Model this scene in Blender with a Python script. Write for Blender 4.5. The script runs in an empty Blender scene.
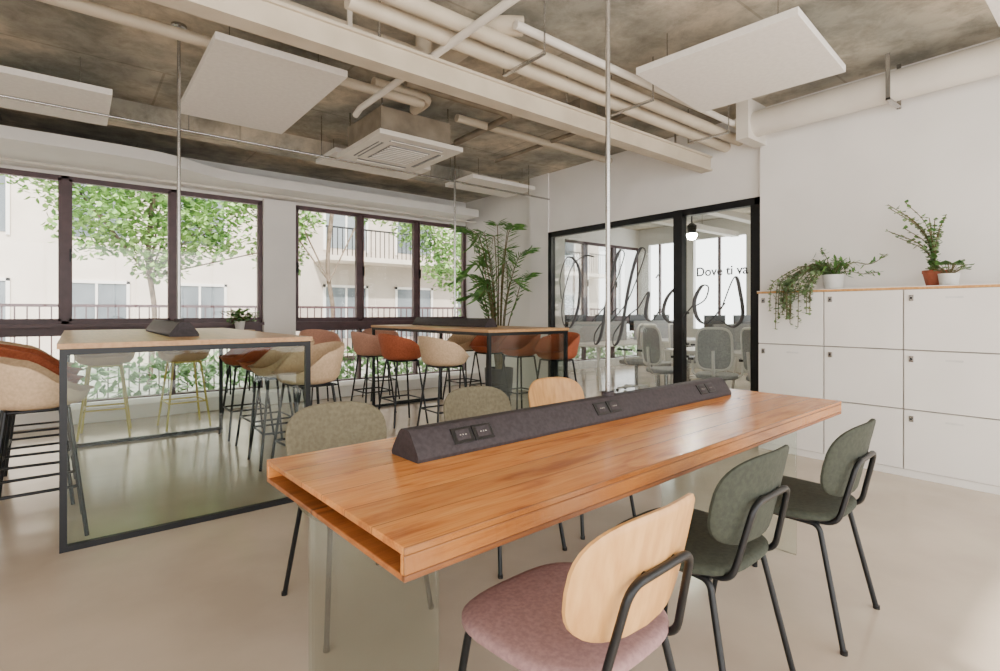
import bpy, math, random
from mathutils import Vector, Matrix, Euler
random.seed(7)
D = bpy.data; C = bpy.context
col = C.scene.collection

# ---------------------------------------------------------------- materials
def s2l(c):
    return tuple(((x/255.0)/12.92 if x/255.0 <= .04045 else (((x/255.0)+.055)/1.055)**2.4) for x in c)+(1.0,)

def mat(name, c1, c2=None, rough=.5, metal=0.0, scale=8.0, stretch=(1,1,1), bump=0.0, detail=4.0, lo=.35, hi=.65, spec=.5, c3=None):
    m = D.materials.new(name); m.use_nodes = True
    nt = m.node_tree; n = nt.nodes; l = nt.links
    b = n['Principled BSDF']
    b.inputs['Roughness'].default_value = rough
    b.inputs['Metallic'].default_value = metal
    b.inputs['Specular IOR Level'].default_value = spec
    if c2 is None: c2 = tuple(max(0, x*0.94) for x in c1)
    tc = n.new('ShaderNodeTexCoord'); mp = n.new('ShaderNodeMapping')
    mp.inputs['Scale'].default_value = stretch
    nz = n.new('ShaderNodeTexNoise'); nz.inputs['Scale'].default_value = scale; nz.inputs['Detail'].default_value = detail
    cr = n.new('ShaderNodeValToRGB')
    cr.color_ramp.elements[0].position = lo; cr.color_ramp.elements[1].position = hi
    cr.color_ramp.elements[0].color = s2l(c2); cr.color_ramp.elements[1].color = s2l(c1)
    if c3:
        e = cr.color_ramp.elements.new((lo+hi)/2); e.color = s2l(c3)
    l.new(tc.outputs['Object'], mp.inputs['Vector']); l.new(mp.outputs['Vector'], nz.inputs['Vector'])
    l.new(nz.outputs['Fac'], cr.inputs['Fac']); l.new(cr.outputs['Color'], b.inputs['Base Color'])
    if bump > 0:
        bp = n.new('ShaderNodeBump'); bp.inputs['Strength'].default_value = bump; bp.inputs['Distance'].default_value = .02
        l.new(nz.outputs['Fac'], bp.inputs['Height']); l.new(bp.outputs['Normal'], b.inputs['Normal'])
    return m

def concrete(name):
    m = mat(name, (222,209,188), (160,157,146), .9, scale=.9, detail=3, lo=.4, hi=.6, c3=(196,188,172))
    nt=m.node_tree; n=nt.nodes; l=nt.links; b=n['Principled BSDF']
    cr=[x for x in n if x.bl_idname=='ShaderNodeValToRGB'][0]; tc=[x for x in n if x.bl_idname=='ShaderNodeTexCoord'][0]
    def noise(s,d,dist=0):
        z=n.new('ShaderNodeTexNoise'); z.inputs['Scale'].default_value=s; z.inputs['Detail'].default_value=d; z.inputs['Distortion'].default_value=dist
        l.new(tc.outputs['Object'],z.inputs['Vector']); return z
    z1=noise(4.5,15,.3); z1.inputs['Roughness'].default_value=.7; r1=n.new('ShaderNodeValToRGB')
    r1.color_ramp.elements[0].position=.36; r1.color_ramp.elements[0].color=(.45,.45,.43,1)
    r1.color_ramp.elements[1].position=.6; r1.color_ramp.elements[1].color=(1.0,.99,.97,1)
    l.new(z1.outputs['Fac'],r1.inputs['Fac'])
    mx=n.new('ShaderNodeMixRGB'); mx.blend_type='MULTIPLY'; mx.inputs[0].default_value=.75
    l.new(cr.outputs[0],mx.inputs[1]); l.new(r1.outputs[0],mx.inputs[2])
    bk=n.new('ShaderNodeTexBrick'); bk.inputs['Scale'].default_value=1.0; bk.inputs['Brick Width'].default_value=2.4; bk.inputs['Row Height'].default_value=1.2
    bk.inputs['Mortar Size'].default_value=.01; bk.inputs['Color1'].default_value=(1,1,1,1); bk.inputs['Color2'].default_value=(.88,.88,.87,1); bk.inputs['Mortar'].default_value=(.55,.53,.5,1)
    l.new(tc.outputs['Object'],bk.inputs['Vector'])
    m2=n.new('ShaderNodeMixRGB'); m2.blend_type='MULTIPLY'; m2.inputs[0].default_value=.6
    l.new(mx.outputs[0],m2.inputs[1]); l.new(bk.outputs['Color'],m2.inputs[2]); l.new(m2.outputs[0],b.inputs['Base Color'])
    bp=n.new('ShaderNodeBump'); bp.inputs['Strength'].default_value=.5; bp.inputs['Distance'].default_value=.02
    l.new(z1.outputs['Fac'],bp.inputs['Height']); l.new(bp.outputs[0],b.inputs['Normal'])
    return m

def planks(name, c1, c2, c3, width, rough, axis=1):
    m = D.materials.new(name); m.use_nodes = True
    nt = m.node_tree; n = nt.nodes; l = nt.links; b = n['Principled BSDF']
    tc = n.new('ShaderNodeTexCoord'); sp = n.new('ShaderNodeSeparateXYZ')
    l.new(tc.outputs['Object'], sp.inputs[0])
    def mth(op, a, v=None, bb=None):
        x = n.new('ShaderNodeMath'); x.operation = op; l.new(a, x.inputs[0])
        if bb is not None: l.new(bb, x.inputs[1])
        elif v is not None: x.inputs[1].default_value = v
        return x.outputs[0]
    dv = mth('DIVIDE', sp.outputs[axis], width)
    fl = mth('FLOOR', dv); fr = mth('FRACT', dv)
    wn = n.new('ShaderNodeTexWhiteNoise'); wn.noise_dimensions = '1D'; l.new(fl, wn.inputs['W'])
    mp = n.new('ShaderNodeMapping'); mp.inputs['Scale'].default_value = (1.3, 8, 8) if axis == 1 else (8, 1.3, 8)
    l.new(tc.outputs['Object'], mp.inputs['Vector'])
    off = n.new('ShaderNodeVectorMath'); off.operation = 'MULTIPLY_ADD'; off.inputs[1].default_value=(1,1,1)
    l.new(mp.outputs[0], off.inputs[0]); l.new(wn.outputs['Color'], off.inputs[2])
    nz = n.new('ShaderNodeTexNoise'); nz.inputs['Scale'].default_value = 2.0; nz.inputs['Detail'].default_value = 10; nz.inputs['Distortion'].default_value = 1.2
    l.new(off.outputs[0], nz.inputs['Vector'])
    cr = n.new('ShaderNodeValToRGB')
    cr.color_ramp.elements[0].position = .28; cr.color_ramp.elements[0].color = s2l(c3)
    cr.color_ramp.elements[1].position = .72; cr.color_ramp.elements[1].color = s2l(c1)
    e = cr.color_ramp.elements.new(.46); e.color = s2l(c2)
    l.new(nz.outputs['Fac'], cr.inputs['Fac'])
    hs = n.new('ShaderNodeHueSaturation')
    vv = mth('MULTIPLY', wn.outputs['Value'], .28); vv = mth('ADD', vv, .86); l.new(vv, hs.inputs['Value'])
    l.new(cr.outputs['Color'], hs.inputs['Color'])
    mg = n.new('ShaderNodeMapping'); mg.inputs['Scale'].default_value = (4, 110, 110) if axis==1 else (110,4,110)
    l.new(tc.outputs['Object'], mg.inputs['Vector'])
    ng = n.new('ShaderNodeTexNoise'); ng.inputs['Scale'].default_value = 1.5; ng.inputs['Detail'].default_value = 4; l.new(mg.outputs[0], ng.inputs['Vector'])
    gr = n.new('ShaderNodeValToRGB'); gr.color_ramp.elements[0].position=.33; gr.color_ramp.elements[0].color=(.6,.5,.42,1); gr.color_ramp.elements[1].position=.5; gr.color_ramp.elements[1].color=(1,1,1,1)
    l.new(ng.outputs['Fac'], gr.inputs['Fac'])
    mm = n.new('ShaderNodeMixRGB'); mm.blend_type='MULTIPLY'; mm.inputs[0].default_value=.4
    l.new(hs.outputs[0], mm.inputs[1]); l.new(gr.outputs[0], mm.inputs[2])
    gap = mth('LESS_THAN', fr, .022)
    mx = n.new('ShaderNodeMixRGB'); mx.inputs[2].default_value = s2l((84, 48, 24))
    g2 = mth('MULTIPLY', gap, .75); l.new(g2, mx.inputs[0]); l.new(mm.outputs[0], mx.inputs[1])
    l.new(mx.outputs[0], b.inputs['Base Color'])
    b.inputs['Roughness'].default_value = rough
    bp = n.new('ShaderNodeBump'); bp.inputs['Strength'].default_value = .1; bp.inputs['Distance'].default_value = .01
    l.new(nz.outputs['Fac'], bp.inputs['Height']); l.new(bp.outputs[0], b.inputs['Normal'])
    return m

def glass(name, tint, gloss=.08):
    m = D.materials.new(name); m.use_nodes = True
    nt = m.node_tree; n = nt.nodes; l = nt.links
    n.remove(n['Principled BSDF']); out = n['Material Output']
    t = n.new('ShaderNodeBsdfTransparent'); t.inputs[0].default_value = tint
    g = n.new('ShaderNodeBsdfGlossy'); g.inputs['Roughness'].default_value = .03
    fz = n.new('ShaderNodeFresnel'); fz.inputs[0].default_value = 1.4
    ad = n.new('ShaderNodeMath'); ad.operation = 'MULTIPLY'; ad.inputs[1].default_value = gloss/.04
    l.new(fz.outputs[0], ad.inputs[0]); cl = n.new('ShaderNodeMath'); cl.operation = 'MINIMUM'; cl.inputs[1].default_value = .5
    l.new(ad.outputs[0], cl.inputs[0])
    mx = n.new('ShaderNodeMixShader'); l.new(cl.outputs[0], mx.inputs[0]); l.new(t.outputs[0], mx.inputs[1]); l.new(g.outputs[0], mx.inputs[2])
    l.new(mx.outputs[0], out.inputs[0])
    return m

def emit(name, c, s):
    m = D.materials.new(name); m.use_nodes = True
    b = m.node_tree.nodes['Principled BSDF']
    b.inputs['Emission Color'].default_value = s2l(c); b.inputs['Emission Strength'].default_value = s
    return m

M = {}
M['white'] = mat('white_plaster', (240,237,232), (234,231,226), .75, scale=3)
M['wallw'] = mat('wall_paint', (241,237,232), (233,229,224), .8, scale=1.5)
M['floor'] = mat('resin_floor', (204,189,171), (186,171,154), .16, scale=1.6, detail=8, bump=.02)
M['conc'] = concrete('concrete')
M['beamp'] = mat('cream_pipe_paint', (206,193,172), (192,179,158), .5, scale=4)
M['duct'] = mat('duct_paint', (226,219,208), (216,208,197), .5, scale=3)
M['panel'] = mat('acoustic_panel', (240,234,226), (233,227,219), .9, scale=30)
M['frame'] = mat('window_frame_paint', (92,68,72), (80,60,64), .45)
M['black'] = mat('black_metal', (24,25,28), (18,19,21), .4, metal=.3)
M['dark'] = mat('dark_felt', (60,52,56), (46,40,43), .7, scale=60, bump=.05)
M['sock'] = mat('socket_black', (20,20,22), (14,14,16), .3)
M['steel'] = mat('steel_pole', (190,188,186), (175,173,170), .25, metal=.9)
M['oak'] = planks('table_oak', (218,150,82), (202,128,62), (160,90,42), .145, .24)
M['oakend'] = planks('table_oak_edge', (184,116,62), (160,96,48), (124,72,36), .5, .45)
M['lightwood'] = mat('light_wood', (220,168,106), (200,146,86), .4, scale=3, stretch=(14,14,1.5), detail=8)
M['topwood'] = mat('top_wood', (202,156,106), (180,134,86), .35, scale=3, stretch=(14,1,14), detail=8)
M['green'] = mat('green_fabric', (56,60,48), (45,49,39), .85, scale=60, bump=.1)
M['olive'] = mat('olive_fabric', (122,115,94), (106,99,80), .9, scale=60, bump=.1)
M['mauve'] = mat('mauve_fabric', (160,126,124), (142,110,110), .9, scale=80, bump=.1)
M['cream'] = mat('cream_fabric', (214,184,150), (198,168,136), .8, scale=60)
M['terra'] = mat('terracotta_fabric', (180,96,62), (160,82,52), .8, scale=60)
M['pink'] = mat('pink_fabric', (200,150,126), (184,136,114), .8, scale=60)
M['gold'] = mat('mustard_metal', (216,200,110), (200,184,94), .4)
M['locker'] = mat('locker_white', (242,238,233), (236,232,227), .45, scale=2)
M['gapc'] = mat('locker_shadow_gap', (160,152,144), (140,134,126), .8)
M['leaf'] = mat('leaf_green', (100,142,66), (54,98,42), .5, scale=20)
M['leaf2'] = mat('leaf_pale', (134,156,108), (90,118,76), .5, scale=20)
M['stem'] = mat('plant_stem', (110,96,60), (84,76,44), .7)
M['terrapot'] = mat('terracotta_pot', (168,92,66), (146,76,52), .7, scale=20)
M['whitepot'] = mat('white_pot', (228,226,222), None, .4)
M['soil'] = mat('soil', (60,44,34), (40,30,22), .9, scale=60)
M['facade'] = mat('facade_cream', (230,218,204), (216,204,190), .9, scale=1)
M['facade2'] = mat('facade_taupe', (206,194,182), (192,180,168), .9, scale=1)
M['fwin'] = mat('facade_window', (130,138,144), (94,102,108), .15, scale=.8)
M['tleaf'] = mat('tree_leaf', (164,200,116), (92,140,66), .6, scale=2)
M['bark'] = mat('bark', (130,114,98), (98,84,70), .9, scale=8, bump=.4)
M['ground'] = mat('pavement', (178,176,170), (160,158,152), .9, scale=2)
M['acgrey'] = mat('ac_casing', (150,138,120), (120,108,92), .7, scale=5)
M['slot'] = mat('ac_slot_grey', (130,130,130), (115,115,115), .5)
M['ltgrey'] = mat('office_mesh_grey', (176,176,176), (156,156,156), .7, scale=50)
M['letter'] = mat('lettering_vinyl', (88,88,90), (78,78,80), .6)
M['offwall'] = mat('office_wall', (222,220,216), (214,212,208), .8, scale=1)
M['glass'] = glass('clear_glass', (.985,.99,.99,1), .04)
M['pglass'] = glass('partition_glass', (.95,.975,.97,1), .05)
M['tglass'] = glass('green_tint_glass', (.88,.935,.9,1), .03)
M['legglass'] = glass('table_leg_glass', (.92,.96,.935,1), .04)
M['lamp'] = emit('lamp_bulb', (255,246,225), 300)
M['grasshedge'] = mat('hedge_leaf', (150,184,124), (96,134,80), .7, scale=6)

# ---------------------------------------------------------------- mesh builder
class MB:
    def __init__(s): s.v=[]; s.f=[]; s.m=[]; s.mats=[]; s.sm=[]
    def mi(s, k):
        if k not in s.mats: s.mats.append(k)
        return s.mats.index(k)
    def add(s, vs, fs, k, smooth=False):
        o=len(s.v); s.v += [tuple(v) for v in vs]; i=s.mi(k)
        for f in fs: s.f.append(tuple(o+j for j in f)); s.m.append(i); s.sm.append(smooth)
    def box(s, x0,x1,y0,y1,z0,z1,k, rot=None, piv=None):
        vs=[Vector((x,y,z)) for x in (x0,x1) for y in (y0,y1) for z in (z0,z1)]
        if rot is not None:
            p=Vector(piv) if piv else Vector(((x0+x1)/2,(y0+y1)/2,(z0+z1)/2))
            R=rot.to_matrix() if isinstance(rot,Euler) else rot
            vs=[R@(v-p)+p for v in vs]
        s.add(vs,[(0,1,3,2),(4,6,7,5),(0,4,5,1),(2,3,7,6),(0,2,6,4),(1,5,7,3)],k)
    def tube(s, pts, r, k, seg=8, closed=False, radii=None):
        P=[Vector(p) for p in pts]; n=len(P)
        T=[]
        for i in range(n):
            if closed: t=P[(i+1)%n]-P[i-1]
            else: t=P[min(i+1,n-1)]-P[max(i-1,0)]
            T.append(t.normalized() if t.length>1e-9 else Vector((0,0,1)))
        up=Vector((0,0,1)) if abs(T[0].z)<.9 else Vector((1,0,0))
        N=T[0].cross(up).normalized(); vs=[]
        for i in range(n):
            if i>0:
                N=(N-T[i]*N.dot(T[i]))
                N=N.normalized() if N.length>1e-6 else T[i].orthogonal().normalized()
            B=T[i].cross(N); rr=radii[i] if radii else r
            for j in range(seg):
                a=2*math.pi*j/seg; vs.append(P[i]+(N*math.cos(a)+B*math.sin(a))*rr)
        fs=[]
        for i in range(n if closed else n-1):
            i2=(i+1)%n
            for j in range(seg): fs.append((i*seg+j,i*seg+(j+1)%seg,i2*seg+(j+1)%seg,i2*seg+j))
        if not closed:
            fs.append(tuple(range(seg-1,-1,-1))); fs.append(tuple((n-1)*seg+j for j in range(seg)))
        s.add(vs,fs,k,True)
    def lathe(s, prof, c, k, seg=20):
        vs=[];n=len(prof)
        for r,z in prof:
            for j in range(seg):
                a=2*math.pi*j/seg; vs.append((c[0]+r*math.cos(a),c[1]+r*math.sin(a),c[2]+z))
        fs=[(i*seg+j,i*seg+(j+1)%seg,(i+1)*seg+(j+1)%seg,(i+1)*seg+j) for i in range(n-1) for j in range(seg)]
        fs.append(tuple(range(seg-1,-1,-1))); fs.append(tuple((n-1)*seg+j for j in range(seg)))
        s.add(vs,fs,k,True)
    def slab(s, a,b,t,k,warp,n=3.0,seg=40,k2=None):
        def outline(sc):
            o=[]
            for j in range(seg):
                th=2*math.pi*j/seg; c=math.cos(th); d=math.sin(th)
                o.append((sc*a*math.copysign(abs(c)**(2/n),c), sc*b*math.copysign(abs(d)**(2/n),d)))
            return o
        rings=[(.02,t/2),(.35,t/2),(.65,t/2),(.88,t/2),(.96,t*.44),(1,t*.2),(1,-t*.2),(.96,-t*.44),(.88,-t/2),(.65,-t/2),(.35,-t/2),(.02,-t/2)]
        vs=[]
        for sc,z in rings:
            for x,y in outline(sc): vs.append(warp(x,y,z))
        R=len(rings)
        F=lambda i:[(i*seg+j,(i+1)*seg+j,(i+1)*seg+(j+1)%seg,i*seg+(j+1)%seg) for j in range(seg)]
        top=[f for i in range(0,6) for f in F(i)]; bot=[f for i in range(6,R-1) for f in F(i)]
        s.add(vs, top+[tuple(range(seg))], k, True)
        s.add(vs, bot+[tuple((R-1)*seg+j for j in range(seg-1,-1,-1))], k2 or k, True)
    def leaf(s, base, tip, w, k, side=None):
        b=Vector(base);t=Vector(tip);d=t-b
        if side is None: side=d.cross(Vector((0,0,1)))
        if side.length<1e-5: side=Vector((1,0,0))
        sd=side.normalized()*w; nrm=d.cross(sd).normalized()*w*.25
        s.add([b,b+d*.35+sd+nrm,b+d*.35,b+d*.35-sd+nrm,b+d*.7+sd*.8+nrm,b+d*.7,b+d*.7-sd*.8+nrm,t],
              [(0,2,1),(0,3,2),(1,2,5,4),(2,3,6,5),(4,5,7),(5,6,7)],k)
    def mesh(s,name):
        me=D.meshes.new(name); me.from_pydata(s.v,[],s.f)
        for k in s.mats: me.materials.append(M[k])
        for i,p in enumerate(me.polygons): p.material_index=s.m[i]; p.use_smooth=s.sm[i]
        me.update()
        try: me.set_sharp_from_angle(angle=math.radians(50))
        except Exception: pass
        return me
    def obj(s,name,loc=(0,0,0),rz=0,bevel=0):
        return put(s.mesh(name),name,loc,rz,bevel)
def put(me,name,loc=(0,0,0),rz=0,bevel=0):
    o=D.objects.new(name,me); col.objects.link(o); o.location=loc; o.rotation_euler=(0,0,rz)
    if bevel:
        b=o.modifiers.new('bevel','BEVEL'); b.width=bevel; b.segments=2; b.limit_method='ANGLE'
    return o
def box(name,x0,x1,y0,y1,z0,z1,k,bevel=0):
    b=MB(); c=((x0+x1)/2,(y0+y1)/2,(z0+z1)/2)
    b.box(x0-c[0],x1-c[0],y0-c[1],y1-c[1],z0-c[2],z1-c[2],k); return b.obj(name,c,0,bevel)
def fil(pts,r,steps=5,closed=False):
    P=[Vector(p) for p in pts]; n=len(P); out=[]
    for i in range(n):
        if not closed and i in (0,n-1): out.append(P[i]); continue
        a=P[i-1];b=P[i];c=P[(i+1)%n]
        d1=(a-b);d2=(c-b);rr=min(r,d1.length*.45,d2.length*.45)
        p1=b+d1.normalized()*rr;p2=b+d2.normalized()*rr
        for q in range(steps+1):
            t=q/steps; out.append((1-t)**2*p1+2*t*(1-t)*b+t*t*p2)
    return out
def crom(pts,steps=8):
    P=[Vector(p) for p in pts]; P=[P[0]*2-P[1]]+P+[P[-1]*2-P[-2]]; out=[]
    for i in range(1,len(P)-2):
        p0,p1,p2,p3=P[i-1:i+3]
        for q in range(steps):
            t=q/steps
            out.append(.5*((2*p1)+(p2-p0)*t+(2*p0-5*p1+4*p2-p3)*t*t+(3*p1-p0-3*p2+p3)*t**3))
    out.append(P[-2]); return out

# ---------------------------------------------------------------- room shell
CZ=3.3; XW=-2.6; YB=-2.5
box('floor',XW,5.4,YB,8.3,-.2,0,'floor')
box('floor_office',5.4,11,YB,8.3,-.2,0,'floor')
box('ceiling',XW,11,YB,8.3,CZ,CZ+.3,'conc')
box('shade_wall_left',XW-.1,XW,0,8.3,0,CZ,'wallw')  # added unseen wall, closes this side for more shade and directional light
b=MB(); b.box(XW,5.35,YB-.1,YB,3.14,CZ,'wallw')  # unseen header and mullions, added to shape the sun patch on the floor
for x in (-.6,1.4,3.4): b.box(x-.03,x+.03,YB-.08,YB-.02,0,3.14,'frame')
b.obj('sun_mask_back')
box('wall_right',5.35,5.5,YB,2.46,0,CZ,'wallw')
box('wall_over_glass',5.42,5.5,2.46,5.55,2.43,CZ,'wallw')
box('column',5.4,5.75,5.55,5.95,0,CZ,'wallw')
box('wall_corner',5.66,5.8,5.95,8.0,0,CZ,'wallw')
box('wall_window_top',XW,11,8.0,8.25,2.86,CZ,'white')
box('wall_window_pier',2.1,2.54,7.92,8.25,0,2.88,'wallw')
box('wall_window_base',XW,11,8.0,8.25,0,.16,'white')
box('wall_window_spandrel',XW,11,8.02,8.2,1.0,1.12,'frame')
b=MB()
b.box(XW,5.66,7.55,8.0,0,.17,'white'); b.obj('trim_window_ledge',bevel=.01)

def window(name,x0,x1,npan):
    b=MB(); w=(x1-x0)/npan
    for (za,zb,fr) in ((1.12,2.86,.034),(.18,1.0,.02)):
        b.box(x0,x1,8.0,8.1,za,za+fr,'frame'); b.box(x0,x1,8.0,8.1,zb-fr,zb,'frame')
        for i in range(npan+1):
            xx=x0+i*w
            b.box(max(x0,xx-fr),min(x1,xx+fr),8.0,8.1,za,zb,'frame')
        for i in range(npan):
            xa=x0+i*w+fr; xb=x0+(i+1)*w-fr
            if za>1:
                for q in ((xa,xa+.03,za+fr,zb-fr),(xb-.03,xb,za+fr,zb-fr),(xa,xb,za+fr,za+fr+.03),(xa,xb,zb-fr-.03,zb-fr)):
                    b.box(q[0],q[1],7.99,8.06,q[2],q[3],'frame')
                b.box(xa+.005,xa+.022,7.95,7.99,1.85,2.0,'black')
            b.box(xa,xb,8.05,8.056,za+fr,zb-fr,'glass')
    b.box(x0,x1,7.9,8.0,1.08,1.12,'frame')
    return b.obj(name)
window('window_1',-2.26,2.1,4)
window('window_2',2.54,5.66,3)
window('window_3',5.9,11,5)

pts=[]
N=60
for i in range(N+1):
    x=XW+(5.4-XW)*i/N
    t=1/(1+math.exp(-(x-1.1)*6)); y=6.8*(1-t)+7.25*t
    pts.append((x,y))
b=MB(); n=len(pts)
vs=[(x,y,z) for z in (2.9,3.02) for x,y in pts]+[(x,8.0,z) for z in (2.9,3.02) for x,y in pts]
fs=[]
for i in range(n-1):
    fs+= [(i,i+1,n+i+1,n+i),(i,2*n+i,2*n+i+1,i+1),(n+i,n+i+1,3*n+i+1,3*n+i)]
b.add(vs,fs,'white'); b.obj('ceiling_bulkhead')
b=MB(); b.tube([(XW,7.6,2.87),(5.6,7.6,2.87)],.018,'duct'); b.obj('curtain_rail')
box('ceiling_beam',XW,5.4,6.2,6.5,3.12,CZ,'conc')

# ---------------------------------------------------------------- glass partition
b=MB(); X=5.4
gy0,gy1,gz=2.47,5.55,2.43
b.box(X,X+.08,gy0,gy0+.07,0,gz,'black'); b.box(X,X+.08,gy1-.07,gy1,0,gz,'black')
b.box(X,X+.08,gy0,gy1,gz-.075,gz,'black'); b.box(X,X+.08,gy0,gy1,0,.06,'black')
b.box(X-.01,X+.09,3.36,3.47,0,gz,'black')
b.box(X+.03,X+.042,gy0+.07,gy1-.07,.06,gz-.075,'pglass')
b.box(X,X+.05,gy0+.07,gy0+.11,.06,gz-.075,'black')
b.tube(fil([(X,3.28,1.25),(X-.06,3.28,1.25),(X-.06,3.28,.9),(X,3.28,.9)],.03),.012,'black')
b.obj('door_1')
def S(pts): return crom([(X+.02,5.32-s*1.05,1.45+(z-1.45)*1.05) for s,z in pts],8)
b=MB()
def stroke(pts):
    P=S(pts); n=len(P)
    rad=[]
    for i in range(n):
        t=P[min(i+1,n-1)]-P[max(i-1,0)]
        rad.append(.008+.013*(max(0,-t.normalized().z)) if t.length>0 else .01)
    b.tube(P,.012,'letter',seg=6,radii=rad)
stroke([(.02,1.45),(.0,1.75),(.12,2.0),(.28,1.95),(.36,1.75),(.33,1.35),(.2,1.08),(.06,1.12),(.04,1.4),(.2,1.85),(.42,2.0),(.6,1.98)])
for x0 in (.82,1.12):
    stroke([(x0-.25,1.15),(x0,1.4),(x0+.22,1.85),(x0+.25,2.0),(x0+.16,1.98),(x0+.03,1.6),(x0-.1,1.0),(x0-.2,.86),(x0-.2,1.0),(x0-.02,1.2),(x0+.16,1.32)])
stroke([(1.28,1.32),(1.42,1.5),(1.38,1.25),(1.46,1.17),(1.58,1.3)])
stroke([(1.52,1.66),(1.54,1.68),(1.55,1.7)])
stroke([(1.86,1.45),(1.78,1.53),(1.66,1.42),(1.62,1.25),(1.72,1.15),(1.88,1.24),(2.0,1.36)])
stroke([(1.98,1.32),(2.12,1.4),(2.16,1.53),(2.08,1.54),(2.0,1.38),(2.04,1.2),(2.16,1.16),(2.34,1.36)])
stroke([(2.3,1.3),(2.44,1.62),(2.5,1.45),(2.52,1.22),(2.42,1.12),(2.3,1.18)])
b.obj('glass_lettering')
tc=D.curves.new('small_sign_text','FONT'); tc.body='Dove ti va'; tc.size=.14; tc.extrude=.002; tc.offset=.002
tc.materials.append(M['letter'])
to=D.objects.new('small_sign_text',tc); col.objects.link(to); to.location=(X+.02,3.2,1.66)
to.rotation_euler=(math.radians(90),0,math.radians(-90))

# ---------------------------------------------------------------- office beyond
b=MB()
b.box(10.9,11,YB,8,0,.9,'offwall'); b.box(10.9,11,YB,8,2.9,CZ,'offwall')
for y in (2.0,3.5,5.0,6.5,7.7): b.box(10.9,11,y,y+.3,.9,2.9,'offwall'); b.box(10.92,10.97,y+.88,y+.93,.9,2.9,'frame')
b.obj('wall_office_far')
box('wall_office_side',5.5,10.9,1.9,2.0,0,CZ,'offwall')
b=MB()
for yy in (3.0,4.35,5.4):
    b.box(5.6,10.8,yy,yy+.16,2.85,2.95,'duct')
    for x in (6.5,9.5): b.tube([(x,yy+.08,2.95),(x,yy+.08,CZ)],.006,'steel')
b.tube([(5.6,3.7,2.8),(10.8,3.7,2.8)],.07,'beamp'); b.obj('office_cable_tray')
def desk(name,loc):
    b=MB(); b.box(-.8,.8,-.75,.75,.71,.74,'locker')
    for x in (-.75,.75):
        b.tube(fil([(x,-.68,0),(x,-.6,.71),(x,.6,.71),(x,.68,0)],.03),.022,'locker')
    b.box(-.78,.78,-.012,.012,.74,1.1,'ltgrey')
    for x in (-.4,.4):
        b.box(x-.27,x+.27,.18,.2,.9,1.22,'sock'); b.box(x-.02,x+.02,.2,.22,.75,.95,'sock'); b.box(x-.1,x+.1,.12,.3,.74,.75,'sock')
    return b.obj(name,loc)
desk('office_desk',(7.3,3.6,0)); desk('office_desk',(9.1,3.6,0)); desk('office_desk',(7.3,6.2,0)); desk('office_desk',(9.1,6.2,0))
def ochair():
    b=MB()
    b.slab(.24,.23,.06,'ltgrey',lambda x,y,z:(x,y,.48+z))
    b.slab(.19,.24,.012,'ltgrey',lambda x,y,z:(x,-.25+.9*x*x-.06*(y+.2)+z,.82+y),n=4)
    fr=[]
    for j in range(28):
        th=2*math.pi*j/28; c=math.cos(th); d=math.sin(th); x=.2*math.copysign(abs(c)**.5,c); y=.25*math.copysign(abs(d)**.5,d)
        fr.append((x,-.25+.9*x*x-.06*(y+.2),.82+y))
    b.tube(fr,.016,'locker',closed=True)
    b.tube(fil([(0,-.05,.44),(0,-.26,.46),(0,-.29,.8)],.06),.02,'locker')
    for sx in (-1,1):
        b.tube(fil([(sx*.2,0,.45),(sx*.29,0,.5),(sx*.29,0,.68)],.04),.014,'locker'); b.box(sx*.29-.03,sx*.29+.03,-.12,.12,.67,.7,'sock')
    b.tube([(0,0,.08),(0,0,.45)],.028,'steel')
    for i in range(5):
        a=i*2*math.pi/5; p=(.3*math.cos(a),.3*math.sin(a),.07)
        b.tube([(0,0,.1),p],.018,'locker'); b.lathe([(.0,-.03),(.028,-.02),(.028,.02),(.0,.03)],(p[0],p[1],.035),'sock',8)
    return b.mesh('office_chair')
oc=ochair()
for x,y,r in ((6.15,3.35,-70),(6.25,2.75,-120),(6.9,2.55,10),(7.7,2.55,-15),(6.2,4.1,-110),(6.9,4.7,170),(7.8,4.75,190),(8.8,2.6,0),(9.5,2.6,20),(6.9,5.1,0),(8.9,5.1,10),(6.9,7.2,180)):
    put(oc,'office_chair',(x,y,0),math.radians(r))
b=MB(); b.tube([(7,4.2,CZ),(7,4.2,2.55)],.012,'black'); b.lathe([(.06,0),(.07,.12),(.03,.16)],(7,4.2,2.4),'black',16)
b.lathe([(.0,-.085),(.05,-.07),(.08,-.01),(.055,.01)],(7,4.2,2.4),'lamp',16); b.obj('ceiling_spot_lamp')

# ---------------------------------------------------------------- ceiling services
b=MB(); b.box(XW,5.41,3.0,3.13,2.8,2.82,'beamp'); b.box(XW,5.41,3.0,3.13,2.94,2.96,'beamp')
b.box(XW,5.41,3.02,3.11,2.81,2.95,'beamp')
for x in (-1,1.5,3.2,4.8): b.tube([(x,3.065,2.95),(x,3.065,CZ)],.01,'steel')
b.obj('cable_duct_beam')
b=MB()
b.tube(fil([(XW,3.36,3.12),(2.0,3.36,3.12),(2.0,3.36,3.3)],.18,8),.062,'beamp',16)
b.tube(fil([(XW,3.52,3.12),(2.15,3.52,3.12),(2.15,2.7,3.14),(2.3,2.6,3.14)],.16,8),.062,'beamp',16)
for x in (.2,1.4): b.box(x-.015,x+.015,3.28,3.6,3.04,3.06,'duct'); b.box(x-.015,x+.015,3.28,3.3,3.04,CZ,'duct')
b.obj('ceiling_pipes')
b=MB()
b.tube([(1.2,2.85,3.02),(5.42,2.85,3.02)],.05,'beamp',14)
b.tube([(1.0,2.7,3.05),(5.42,2.7,3.05)],.05,'beamp',14)
b.tube([(2.2,2.56,3.1),(5.34,2.56,3.1)],.03,'duct',10)
b.tube([(1.88,-1,2.98),(1.88,4.2,2.98),(1.88,4.3,2.95)],.026,'duct',10)
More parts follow.
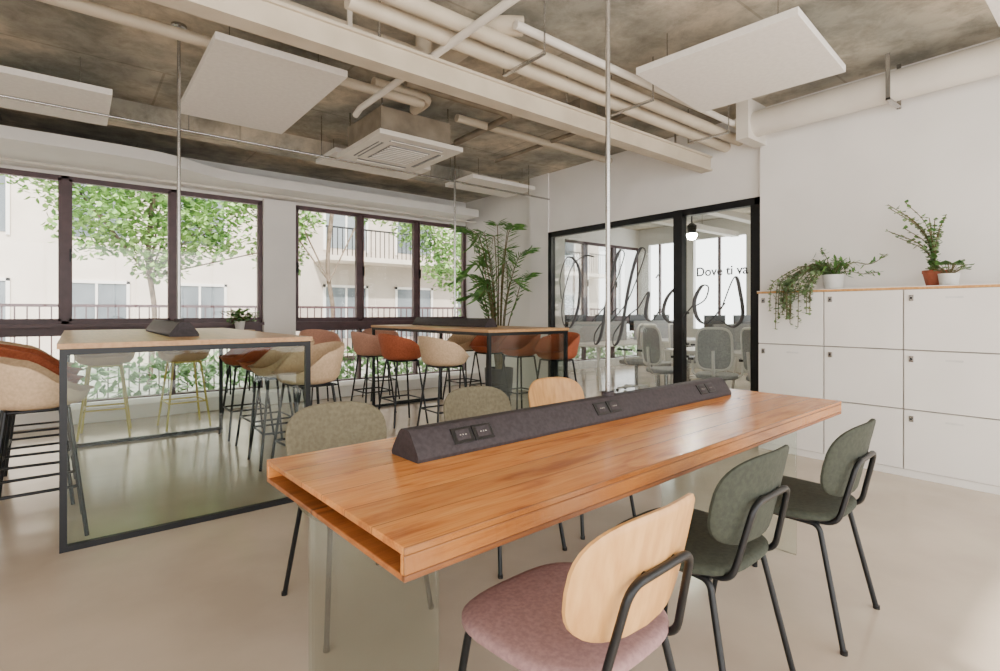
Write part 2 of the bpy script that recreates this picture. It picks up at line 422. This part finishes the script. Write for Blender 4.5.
b.tube([(-1,4.05,3.1),(2.4,4.05,3.1)],.04,'beamp',10)
for x in (2.4,3.6,4.8):
    b.box(x-.015,x+.015,2.5,2.92,2.95,2.965,'steel'); b.tube([(x,2.92,2.95),(x,2.92,CZ)],.006,'steel'); b.tube([(x,2.5,2.95),(x,2.5,CZ)],.006,'steel')
b.obj('ceiling_pipe_cluster')
b=MB()
b.tube([(XW,5.42,2.88),(5.3,5.42,2.88)],.012,'steel',8)
for x in (-1,.8,2.0,3.6,4.9): b.tube([(x,5.42,2.88),(x,5.42,CZ)],.006,'steel')
b.obj('conduit')
b=MB()
b.tube([(5.14,YB,3.08),(5.14,2.5,3.08)],.12,'duct',24)
b.box(4.98,5.35,2.4,2.52,2.92,CZ,'duct')
for y in (.2,1.3): 
    b.box(4.99,5.0,y-.015,y+.015,2.93,CZ,'steel'); b.box(5.28,5.29,y-.015,y+.015,2.93,CZ,'steel'); b.box(4.99,5.29,y-.015,y+.015,2.935,2.95,'steel')
b.obj('air_duct')
b=MB()
b.tube(fil([(1.95,4.1,3.18),(2.5,4.1,3.18),(2.5,4.38,3.17)],.1),.05,'beamp',12)
b.tube(fil([(2.2,4.0,3.22),(3.4,4.0,3.22),(3.4,5.0,3.2)],.1),.035,'acgrey',12)
b.tube(fil([(3.3,3.6,3.2),(5.4,3.6,3.2)],.1),.03,'acgrey',12)
b.tube([(3.0,4.4,3.22),(5.4,4.4,3.22)],.04,'beamp',12)
b.tube(fil([(2.3,3.75,3.22),(4.6,3.75,3.22),(4.6,3.75,3.3)],.05),.022,'duct',10)
b.tube(fil([(4.3,3.3,3.24),(4.3,5.4,3.24)],.05),.022,'acgrey',10)
b.box(3.75,4.0,3.42,3.66,3.1,3.3,'acgrey')
b.obj('refrigerant_pipes')
b=MB()
b.box(-.38,.38,-.38,.38,.05,.3,'acgrey')
b.box(-.45,.45,-.5,.5,0,.045,'duct')
b.box(-.22,.22,-.25,.25,-.006,0,'slot')
for i in range(9):
    y=-.22+.055*i; b.box(-.21,.21,y-.011,y+.011,-.014,-.004,'duct')
for s in (-1,1):
    b.box(-.28,.28,s*.37-.03,s*.37+.03,-.004,.0,'slot'); b.box(-.28,.28,s*.38-.006,s*.38+.006,-.012,0,'duct')
    b.box(s*.33-.03,s*.33+.03,-.28,.28,-.004,.0,'slot'); b.box(s*.34-.006,s*.34+.006,-.28,.28,-.012,0,'duct')
for x in (-.36,.36):
    for y in (-.36,.36): b.tube([(x,y,.3),(x,y,.45)],.008,'steel')
b.obj('air_conditioner',(2.56,4.8,2.85),0,.004)
def apanel(x0,x1,y0,y1,z=3.0,rz=0):
    b=MB(); a=(x1-x0)/2;c=(y1-y0)/2
    b.box(-a,a,-c,c,0,.05,'panel')
    for x in (-a*.7,a*.7):
        for y in (-c*.7,c*.7): b.tube([(x,y,.05),(x,y,CZ-z)],.004,'steel',6)
    b.obj('acoustic_panel',((x0+x1)/2,(y0+y1)/2,z),math.radians(rz),.006)
apanel(3.25,4.31,1.34,2.42,3.0,5); apanel(.7,1.58,3.75,5.35,3.0); apanel(-1.1,.24,5.25,6.15)
apanel(2.2,3.4,5.55,6.15); apanel(4.0,5.1,5.5,6.15); apanel(3.35,4.4,-.6,.58)

# ---------------------------------------------------------------- foreground table
R=math.radians(2.2); L=2.86; W=.9; TZ=.75; TT=.075
org=(.545,.996,0)
def tl(x,y,z=0):
    c,s=math.cos(R),math.sin(R); return (org[0]+x*c-y*s, org[1]+x*s+y*c, z)
b=MB()
b.box(0,L,0,W,TZ-.018,TZ,'oak')
b.box(0,L,0,W,TZ-TT,TZ-TT+.014,'oakend')
b.box(0.0,L,0,.018,TZ-TT+.014,TZ-.018,'oak'); b.box(0.0,L,W-.018,W,TZ-TT+.014,TZ-.018,'oak')
b.box(.22,.24,.018,W-.018,TZ-TT+.014,TZ-.018,'oakend'); b.box(L-.03,L-.01,.018,W-.018,TZ-TT+.014,TZ-.018,'oakend')
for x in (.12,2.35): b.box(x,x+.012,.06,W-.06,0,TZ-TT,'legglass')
b.obj('wooden_table',org,R,.0025)
def powerstrip(name,L,loc,rz,socks):
    b=MB(); h=.1
    prof=[(-.085,0),(-.088,.012),(-.08,.03),(-.037,h-.01),(-.022,h),(.022,h),(.037,h-.01),(.08,.03),(.088,.012),(.085,0)]
    vs=[(x,y,z) for x in (0,L) for y,z in prof]; n=len(prof)
    b.add(vs,[(i,(i+1)%n,n+(i+1)%n,n+i) for i in range(n)]+[tuple(range(n-1,-1,-1)),tuple(range(n,2*n))],'dark')
    ang=math.atan2(.06,.043)
    for sx in socks:
        for q in (-.047,.047):
            Rm=Matrix.Rotation(ang,3,'X')
            c=Vector((sx+q,-.0595,.06)); 
            def fr(u,v,w): return c+Rm@Vector((u,v,w))
            def rb(u0,u1,v0,v1,w0,w1,k):
                vs=[fr(u,v,w) for u in (u0,u1) for v in (v0,v1) for w in (w0,w1)]
                b.add(vs,[(0,1,3,2),(4,6,7,5),(0,4,5,1),(2,3,7,6),(0,2,6,4),(1,5,7,3)],k)
            rb(-.044,.044,-.03,.03,-.005,.004,'sock')
            rb(-.03,.03,-.02,.02,.004,.006,'dark')
            for zz in (-.012,0,.012): rb(zz-.003,zz+.003,-.003,.003,.006,.0075,'steel')
    b.obj(name,loc,rz,.004)
powerstrip('power_strip',2.24,tl(.36,.60,TZ),R,(.25,1.05,1.98))
def pole(x,y,z):
    b=MB(); b.tube([(0,0,0),(0,0,CZ-z)],.012,'steel',12); b.lathe([(.05,-.02),(.05,0)],(0,0,CZ-z),'steel',16); b.lathe([(.03,0),(.03,.02)],(0,0,0),'dark',16)
    b.obj('cable_pole',(x,y,z))
p=tl(1.49,.6); pole(p[0],p[1],TZ+.1)

# ---------------------------------------------------------------- dining chairs
def chair(seat,backin,backout):
    b=MB()
    b.slab(.238,.23,.035,seat,lambda x,y,z:(x*(1+.25*(y)),y,.462+z-.35*max(0,y-.1)**1.5*.3),n=3.2,k2='black')
    def bw(x,y,z):
        w=1-.25*max(0,-y)
        return (x*w, -.262+1.05*x*x-.22*(y)+z, .68+y)
    b.slab(.238,.146,.022,backin,bw,n=3.0,k2=backout)
    for sx in (-1,1):
        b.tube(fil([(sx*.17,.0,.435),(sx*.185,.17,.435),(sx*.225,.235,0)],.03),.0105,'black')
        b.tube(fil([(sx*.17,.0,.435),(sx*.18,-.17,.435),(sx*.225,-.265,0)],.03),.0105,'black')
        b.lathe([(.013,0),(.013,.015)],(sx*.225,.235,0),'sock',10); b.lathe([(.013,0),(.013,.015)],(sx*.225,-.265,0),'sock',10)
    b.tube([(-.18,.16,.435),(.18,.16,.435)],.009,'black'); b.tube([(-.18,-.16,.435),(.18,-.16,.435)],.009,'black')
    b.tube(fil([(-.15,-.12,.435),(-.155,-.225,.445),(-.125,-.282,.685),(.125,-.282,.685),(.155,-.225,.445),(.15,-.12,.435)],.045,6),.0105,'black')
    for x in (-.06,.06): b.tube([(x,-.28,.685),(x,-.26,.685)],.009,'black')
    return b.mesh('dining_chair')
ch_w=chair('mauve','lightwood','lightwood'); ch_g=chair('green','green','green'); ch_o=chair('olive','olive','olive'); ch_lw=chair('olive','lightwood','lightwood')
put(ch_w,'dining_chair',(1.0,.96,0),math.radians(3))
put(ch_g,'dining_chair',(1.68,1.02,0),math.radians(2))
put(ch_g,'dining_chair',(2.40,.98,0),math.radians(3))
put(ch_o,'dining_chair',(.95,2.15,0),math.radians(180))
put(ch_o,'dining_chair',(1.78,2.17,0),math.radians(182))
put(ch_lw,'dining_chair',(2.42,2.2,0),math.radians(178))

# ---------------------------------------------------------------- bar tables and stools
def bartable(name,x0,x1,y0,y1,H=1.09):
    b=MB(); t=.032
    b.box(x0,x1,y0,y1,H-.028,H,'topwood')
    zf=H-.028
    for y in (y0+.01,y1-.01-t):
        b.box(x0+.01,x0+.01+t,y,y+t,0,zf,'black'); b.box(x1-.01-t,x1-.01,y,y+t,0,zf,'black')
        b.box(x0+.01+t,x1-.01-t,y,y+t,0,t,'black'); b.box(x0+.01+t,x1-.01-t,y,y+t,zf-t,zf,'black')
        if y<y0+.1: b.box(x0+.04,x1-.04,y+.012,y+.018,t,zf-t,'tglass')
    for x in (x0+.01,x1-.01-t): b.box(x,x+t,y0+.01+t,y1-.01-t,zf-t,zf,'black')
    return b.obj(name)
bartable('bar_table',-.07,1.25,3.55,6.3)
bartable('bar_table',3.06,4.16,3.95,6.5)
powerstrip('power_strip',1.5,(.58,4.1,1.09),math.radians(90),(.3,1.1))
powerstrip('power_strip',1.6,(3.6,4.6,1.09),math.radians(90),(.3,1.2))
pole(.58,4.35,1.19); pole(3.6,5.32,1.19)

def stool(shell,leg='black',inner=None):
    b=MB(); seg=36; z0=.72
    def h(ph):
        a=abs(ph)
        if a<70: return .27-.05*(a/70)**2
        if a<140:
            t=(a-70)/70; t=t*t*(3-2*t); return .22*(1-t)+.055*t
        return .055
    inn=[(.01,0,0),(.1,0,0),(.16,.004,0),(.2,.018,0),(.222,.05,0),(.232,0,.35),(.24,0,.7),(.246,0,.95),(.25,0,1.0)]
    out=[(.262,0,.99),(.268,0,.9),(.262,0,.6),(.25,0,.3),(.235,.02,0),(.205,-.015,0),(.15,-.032,0),(.01,-.035,0)]
    vs=[]
    rings=inn+out
    for (r,z,k) in rings:
        for j in range(seg):
            th=360*j/seg; ph=(th+180)%360-180
            H=h(ph)
            zz = z if k==0 else .05+k*(H-.05)
            a=math.radians(th); vs.append((r*1.02*math.sin(a), -r*.96*math.cos(a)-.06*max(0,zz-.08)*math.cos(a), z0+.035+zz))
    n=len(rings)
    fs=[(i*seg+j,(i+1)*seg+j,(i+1)*seg+(j+1)%seg,i*seg+(j+1)%seg) for i in range(n-1) for j in range(seg)]
    b.add(vs,fs,shell,True)
    b.slab(.19,.18,.04,inner or shell,lambda x,y,z:(x,y+.01,z0+.055+z),n=2.3,seg=28)
    for sx in (-1,1):
        for sy in (-1,1):
            b.tube([(sx*.13,sy*.13,z0),(sx*.21,sy*.21,0)],.011,leg)
    q=.178
    b.tube(fil([(-q,-q,.28),(q,-q,.28),(q,q,.28),(-q,q,.28)],.02,3,True),.009,leg,closed=True)
    b.tube(fil([(-.13,-.13,z0-.005),(.13,-.13,z0-.005),(.13,.13,z0-.005),(-.13,.13,z0-.005)],.02,3,True),.01,leg,closed=True)
    return b.mesh('bar_stool')
st={k:stool(k) for k in ('cream','terra','pink','olive')}
sty=stool('cream','gold')
for k,x,y,r in (('cream',-.16,3.96,-88),('terra',-.2,4.65,-94),('terra',-.2,5.3,-90),('cream',-.25,5.95,-90),
                ('cream',1.38,4.02,95),('cream',1.36,4.62,88),('terra',1.4,5.2,92),('terra',1.38,5.85,90),
                ('cream',2.92,4.5,-92),('terra',2.9,5.35,-90),('pink',2.92,6.15,-88),
                ('terra',4.32,4.3,92),('terra',4.32,4.95,88),('terra',4.34,5.6,90),('cream',4.34,6.2,90)):
    put(st[k],'bar_stool',(x,y,0),math.radians(r))
for x,y,r in ((.25,6.75,175),(.95,6.75,185)): put(sty,'bar_stool',(x,y,0),math.radians(r))
put(st['olive'],'bar_stool',(-.9,6.9,0),2.8); put(st['pink'],'bar_stool',(2.6,7.1,0),3.2); put(st['pink'],'bar_stool',(3.5,7.1,0),3.0)

# ---------------------------------------------------------------- lockers
b=MB(); lx=4.93; ys=[2.285-.55*i for i in range(9)]; yend=ys[-1]
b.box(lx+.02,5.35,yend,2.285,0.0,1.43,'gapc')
b.box(lx+.03,5.35,2.27,2.29,0,1.43,'locker')
b.box(lx,5.35,yend,2.295,1.43,1.45,'lightwood'); b.box(lx-.001,5.35,yend,2.296,1.448,1.453,'locker')
rows=[(.06,.511),(.521,.964),(.974,1.427)]
for i in range(8):
    for z0,z1 in rows:
        b.box(lx,lx+.02,ys[i+1]+.005,ys[i]-.005,z0,z1,'locker')
        yk=ys[i]-.05
        b.box(lx-.012,lx,yk-.014,yk+.014,z1-.085,z1-.04,'steel'); b.box(lx-.014,lx-.012,yk-.006,yk+.006,z1-.07,z1-.055,'sock')
        if i%2==0: b.box(lx-.001,lx,yk-.3,yk-.2,z1-.07,z1-.055,'whitepot')
b.box(lx+.01,lx+.02,yend,2.285,0,.055,'locker')
b.obj('locker_cabinet',bevel=.0015)

# ---------------------------------------------------------------- plants
def rnd(a,b_): return random.uniform(a,b_)
b=MB()
b.lathe([(.16,0),(.2,.02),(.22,.42),(.2,.42),(.19,.38)],(0,0,0),'black',24); b.lathe([(.0,.37),(.19,.385)],(0,0,0),'soil',24)
for i in range(22):
    a=rnd(1.2,5.2) if i%4 else rnd(0,6.28); rr=rnd(.2,.7); H=rnd(1.2,2.4)
    dx=math.cos(a); dy=math.sin(a)
    P=crom([(dx*.04,dy*.04,.38),(dx*rr*.25,dy*rr*.25,.38+H*.55),(dx*rr*.6,dy*rr*.6,.38+H*.9),(dx*rr,dy*rr,.38+H*(.92+rnd(-.1,.08)))],8)
    P=[Vector((min(q.x,.2),min(q.y,.5),q.z)) for q in P]
    b.tube(P,.007,'stem',5,radii=[.011*(1-.7*j/len(P)) for j in range(len(P))])
    for j in range(len(P)//3,len(P)):
        t=(P[min(j+1,len(P)-1)]-P[j-1]).normalized(); sd=t.cross(Vector((0,0,1)))
        if sd.length<.01: sd=Vector((-dy,dx,0))
        sd.normalize()
        for s in (-1,1):
            ln=rnd(.2,.3)*(1-.35*abs(j/len(P)-.65))
            b.leaf(P[j],P[j]+sd*s*ln*.7+t*ln*.6+Vector((0,0,-.05)),.013,'leaf',side=t.cross(sd*s))
b.obj('potted_palm',(5.0,6.2,0))
b=MB()
b.lathe([(.05,0),(.07,.01),(.085,.13),(.075,.13),(.07,.11)],(0,0,0),'whitepot',20); b.lathe([(.0,.1),(.075,.112)],(0,0,0),'soil',16)
def strand(pts,k,n,ll,w,m=2):
    P=crom(pts,n); b.tube(P,.003,'stem',5)
    for q in P:
        for _ in range(m):
            d=Vector((rnd(-1,1),rnd(-1,1),rnd(-.6,.7))).normalized()
            b.leaf(q,q+d*ll*rnd(.7,1.2),w,k)
for i in range(20):
    y=rnd(.06,.42); x=-.27-rnd(0,.04); zz=rnd(-.34,-.02)
    strand([(0,0,.11),(-.08,y*.5,.2+rnd(-.03,.03)),(-.2,y,.1),(x,y+.01,.0),(x,y+.02,zz)],'leaf2',8,.035,.013)
for i in range(9):
    a=rnd(0,6.28); r=rnd(.1,.22); strand([(0,0,.11),(r*.5*math.cos(a)-.02,r*.5*math.sin(a),.22),(r*math.cos(a)-.04,r*math.sin(a)*.8,rnd(.12,.28))],'leaf',5,.06,.012)
strand([(0,0,.11),(-.05,-.15,.22),(-.08,-.3,.2),(-.1,-.42,.27)],'leaf',6,.05,.01)
strand([(0,0,.11),(-.05,-.12,.15),(-.08,-.25,.12),(-.1,-.36,.13)],'leaf',5,.05,.01)
strand([(0,0,.11),(0,.06,.3),(0,.1,.36)],'leaf',5,.05,.01)
b.obj('trailing_plant',(5.16,1.74,1.453))
b=MB()
b.lathe([(.04,0),(.055,.01),(.075,.1),(.08,.1),(.08,.125),(.065,.125),(.06,.1)],(0,0,0),'terrapot',20); b.lathe([(.0,.1),(.066,.105)],(0,0,0),'soil',16)
for i in range(15):
    ex=rnd(-.14,.08); ey=rnd(-.1,.28); H=rnd(.28,.6)
    strand([(0,0,.1),(ex*.2,ey*.1,.1+H*.4),(ex*.6,ey*.35,.1+H*.7),(ex,ey,.1+H)],'leaf2' if i%2 else 'leaf',4,.035,.016)
b.obj('potted_jade_plant',(5.15,1.04,1.453))
b=MB()
b.lathe([(.04,0),(.055,.01),(.065,.09),(.055,.09),(.05,.075)],(0,0,0),'whitepot',20); b.lathe([(.0,.07),(.055,.078)],(0,0,0),'soil',16)
for i in range(34):
    a=rnd(0,6.28);r=rnd(.02,.1); p=Vector((r*math.cos(a),r*math.sin(a),rnd(.1,.18))); b.tube([(0,0,.07),p],.002,'stem',4)
    b.leaf(p,p+Vector((math.cos(a)*.05,math.sin(a)*.05,rnd(-.01,.03))),.03,'leaf')
b.obj('potted_pilea',(5.06,.94,1.453))
b=MB()
b.lathe([(.05,0),(.07,.12),(.06,.12)],(0,0,0),'whitepot',16)
for i in range(110):
    a=rnd(0,6.28);r=rnd(.02,.19); p=Vector((r*math.cos(a),r*math.sin(a)*.8-.03,rnd(.1,.28))); b.tube([(0,0,.1),p],.002,'stem',4)
    b.leaf(p,p+Vector((math.cos(a)*.07,math.sin(a)*.05,rnd(-.04,.05))),.03,'leaf')
# small stand behind the bar table carrying the herb pot
b.obj('potted_herb',(1.75,7.78,1.02))
b=MB(); b.box(-.16,.16,-.14,.1,.99,1.02,'topwood')
for x in (-.14,.14):
    for y in (-.12,.08): b.tube([(x,y,0.17),(x,y,.99)],.01,'black')
b.obj('plant_stand',(1.75,7.78,0))

# ---------------------------------------------------------------- exterior
box('exterior_ground',-25,35,8.3,30,-.5,-.3,'ground')
def facade(name,x0,x1,y,k,bal,z1=14,fz=3.0,w0=1.4,step=2.6,zoff=0.4):
    b=MB(); b.box(x0,x1,y,y+1,-.3,z1,k)
    nf=int((z1)/fz)
    for f in range(nf):
        zb=zoff+f*fz; x=x0+.8
        while x+w0<x1-.3:
            b.box(x,x+w0,y-.02,y+.02,zb,zb+1.7,'fwin')
            b.box(x-.08,x,y-.06,y,zb-.08,zb+1.78,'locker'); b.box(x+w0,x+w0+.08,y-.06,y,zb-.08,zb+1.78,'locker')
            b.box(x-.08,x+w0+.08,y-.06,y,zb+1.7,zb+1.78,'locker'); b.box(x+w0/2-.03,x+w0/2+.03,y-.05,y,zb,zb+1.7,'locker')
            x+=step
        if bal:
            b.box(x0+.4,x1-.4,y-1.1,y,zb-.5,zb-.35,'facade')
            b.box(x0+.4,x1-.4,y-1.1,y-1.06,zb+.5,zb+.55,'black')
            x=x0+.45
            while x<x1-.4: b.box(x,x+.025,y-1.09,y-1.07,zb-.35,zb+.5,'black'); x+=.16
    b.obj(name)
facade('apartment_building',-14,4.8,19,'facade',False)
facade('apartment_building',5.6,20,17,'facade2',True)
def tree(name,x,y,h,cl):
    b=MB(); b.tube(crom([(0,0,-.3),(.1,0,1.2),(0,.1,h*.6),(.1,0,h)],5),.05,'bark',10)
    for (cx,cy,cz,r) in cl:
        b.tube([(0,0,h*.5),(cx,cy,cz)],.018,'bark',6)
        for i in range(int(1450*r*r)):
            v=Vector((random.gauss(0,1),random.gauss(0,1),random.gauss(0,1))).normalized()*r*rnd(.15,1)**.6
            p=Vector((cx,cy,cz))+v; d=Vector((rnd(-1,1),rnd(-1,1),rnd(-1,.4))).normalized()*.14
            b.leaf(p,p+d,.048,'tleaf')
    b.obj(name,(x,y,0))
tree('street_tree',1.2,13,4,[(-.8,0,3.2,.9),(.3,.3,4.0,1.1),(1.0,-.2,3.2,.9),(-1.6,.2,4.3,.9),(2.2,0,4.1,.9),(2.6,.1,2.8,.7),(.2,0,2.6,.7)])
tree('street_tree',4.8,12.5,4,[(-.8,0,3.6,.7),(1.1,0,4.3,.8),(-1.6,.3,4.3,.7)])
tree('street_tree',9.2,12.5,4,[(-.8,0,2.8,1.0),(.5,0,3.6,1.1),(0.2,0,1.8,.9),(1.5,.3,2.6,1.0),(-1.8,.3,3.8,.8)])
b=MB()
for i in range(4600):
    p=Vector((rnd(-6,14),rnd(10,10.8),rnd(-.3,.5))); d=Vector((rnd(-1,1),rnd(-1,.3),rnd(-.3,1))).normalized()*.16; b.leaf(p,p+d,.05,'grasshedge')
b.obj('hedge')
b=MB(); x=-6
b.box(-6,14,11.4,11.44,1.35,1.4,'frame')
while x<14: b.box(x,x+.02,11.41,11.43,-.3,1.4,'frame'); x+=.15
b.obj('iron_railing')

# ---------------------------------------------------------------- light, world, camera
w=D.worlds.new('World'); C.scene.world=w; w.use_nodes=True
bg=w.node_tree.nodes['Background']; bg.inputs[0].default_value=(1,.99,.97,1); bg.inputs[1].default_value=5.5
sl=D.lights.new('sun','SUN'); sl.energy=9; sl.angle=math.radians(1.5); sl.color=(1,.93,.84)
so=D.objects.new('sun',sl); col.objects.link(so)
so.rotation_euler=Vector((.25,.72,-.75)).to_track_quat('-Z','Y').to_euler(); so.location=(0,-10,10)

cd=D.cameras.new('camera'); cam=D.objects.new('camera',cd); col.objects.link(cam)
cam.location=(0,0,1.25); cam.rotation_euler=(math.radians(90),0,math.radians(51-90))
cd.sensor_width=36; cd.lens=526/1000*36; cd.shift_y=-.0225; cd.clip_start=.02
C.scene.camera=cam
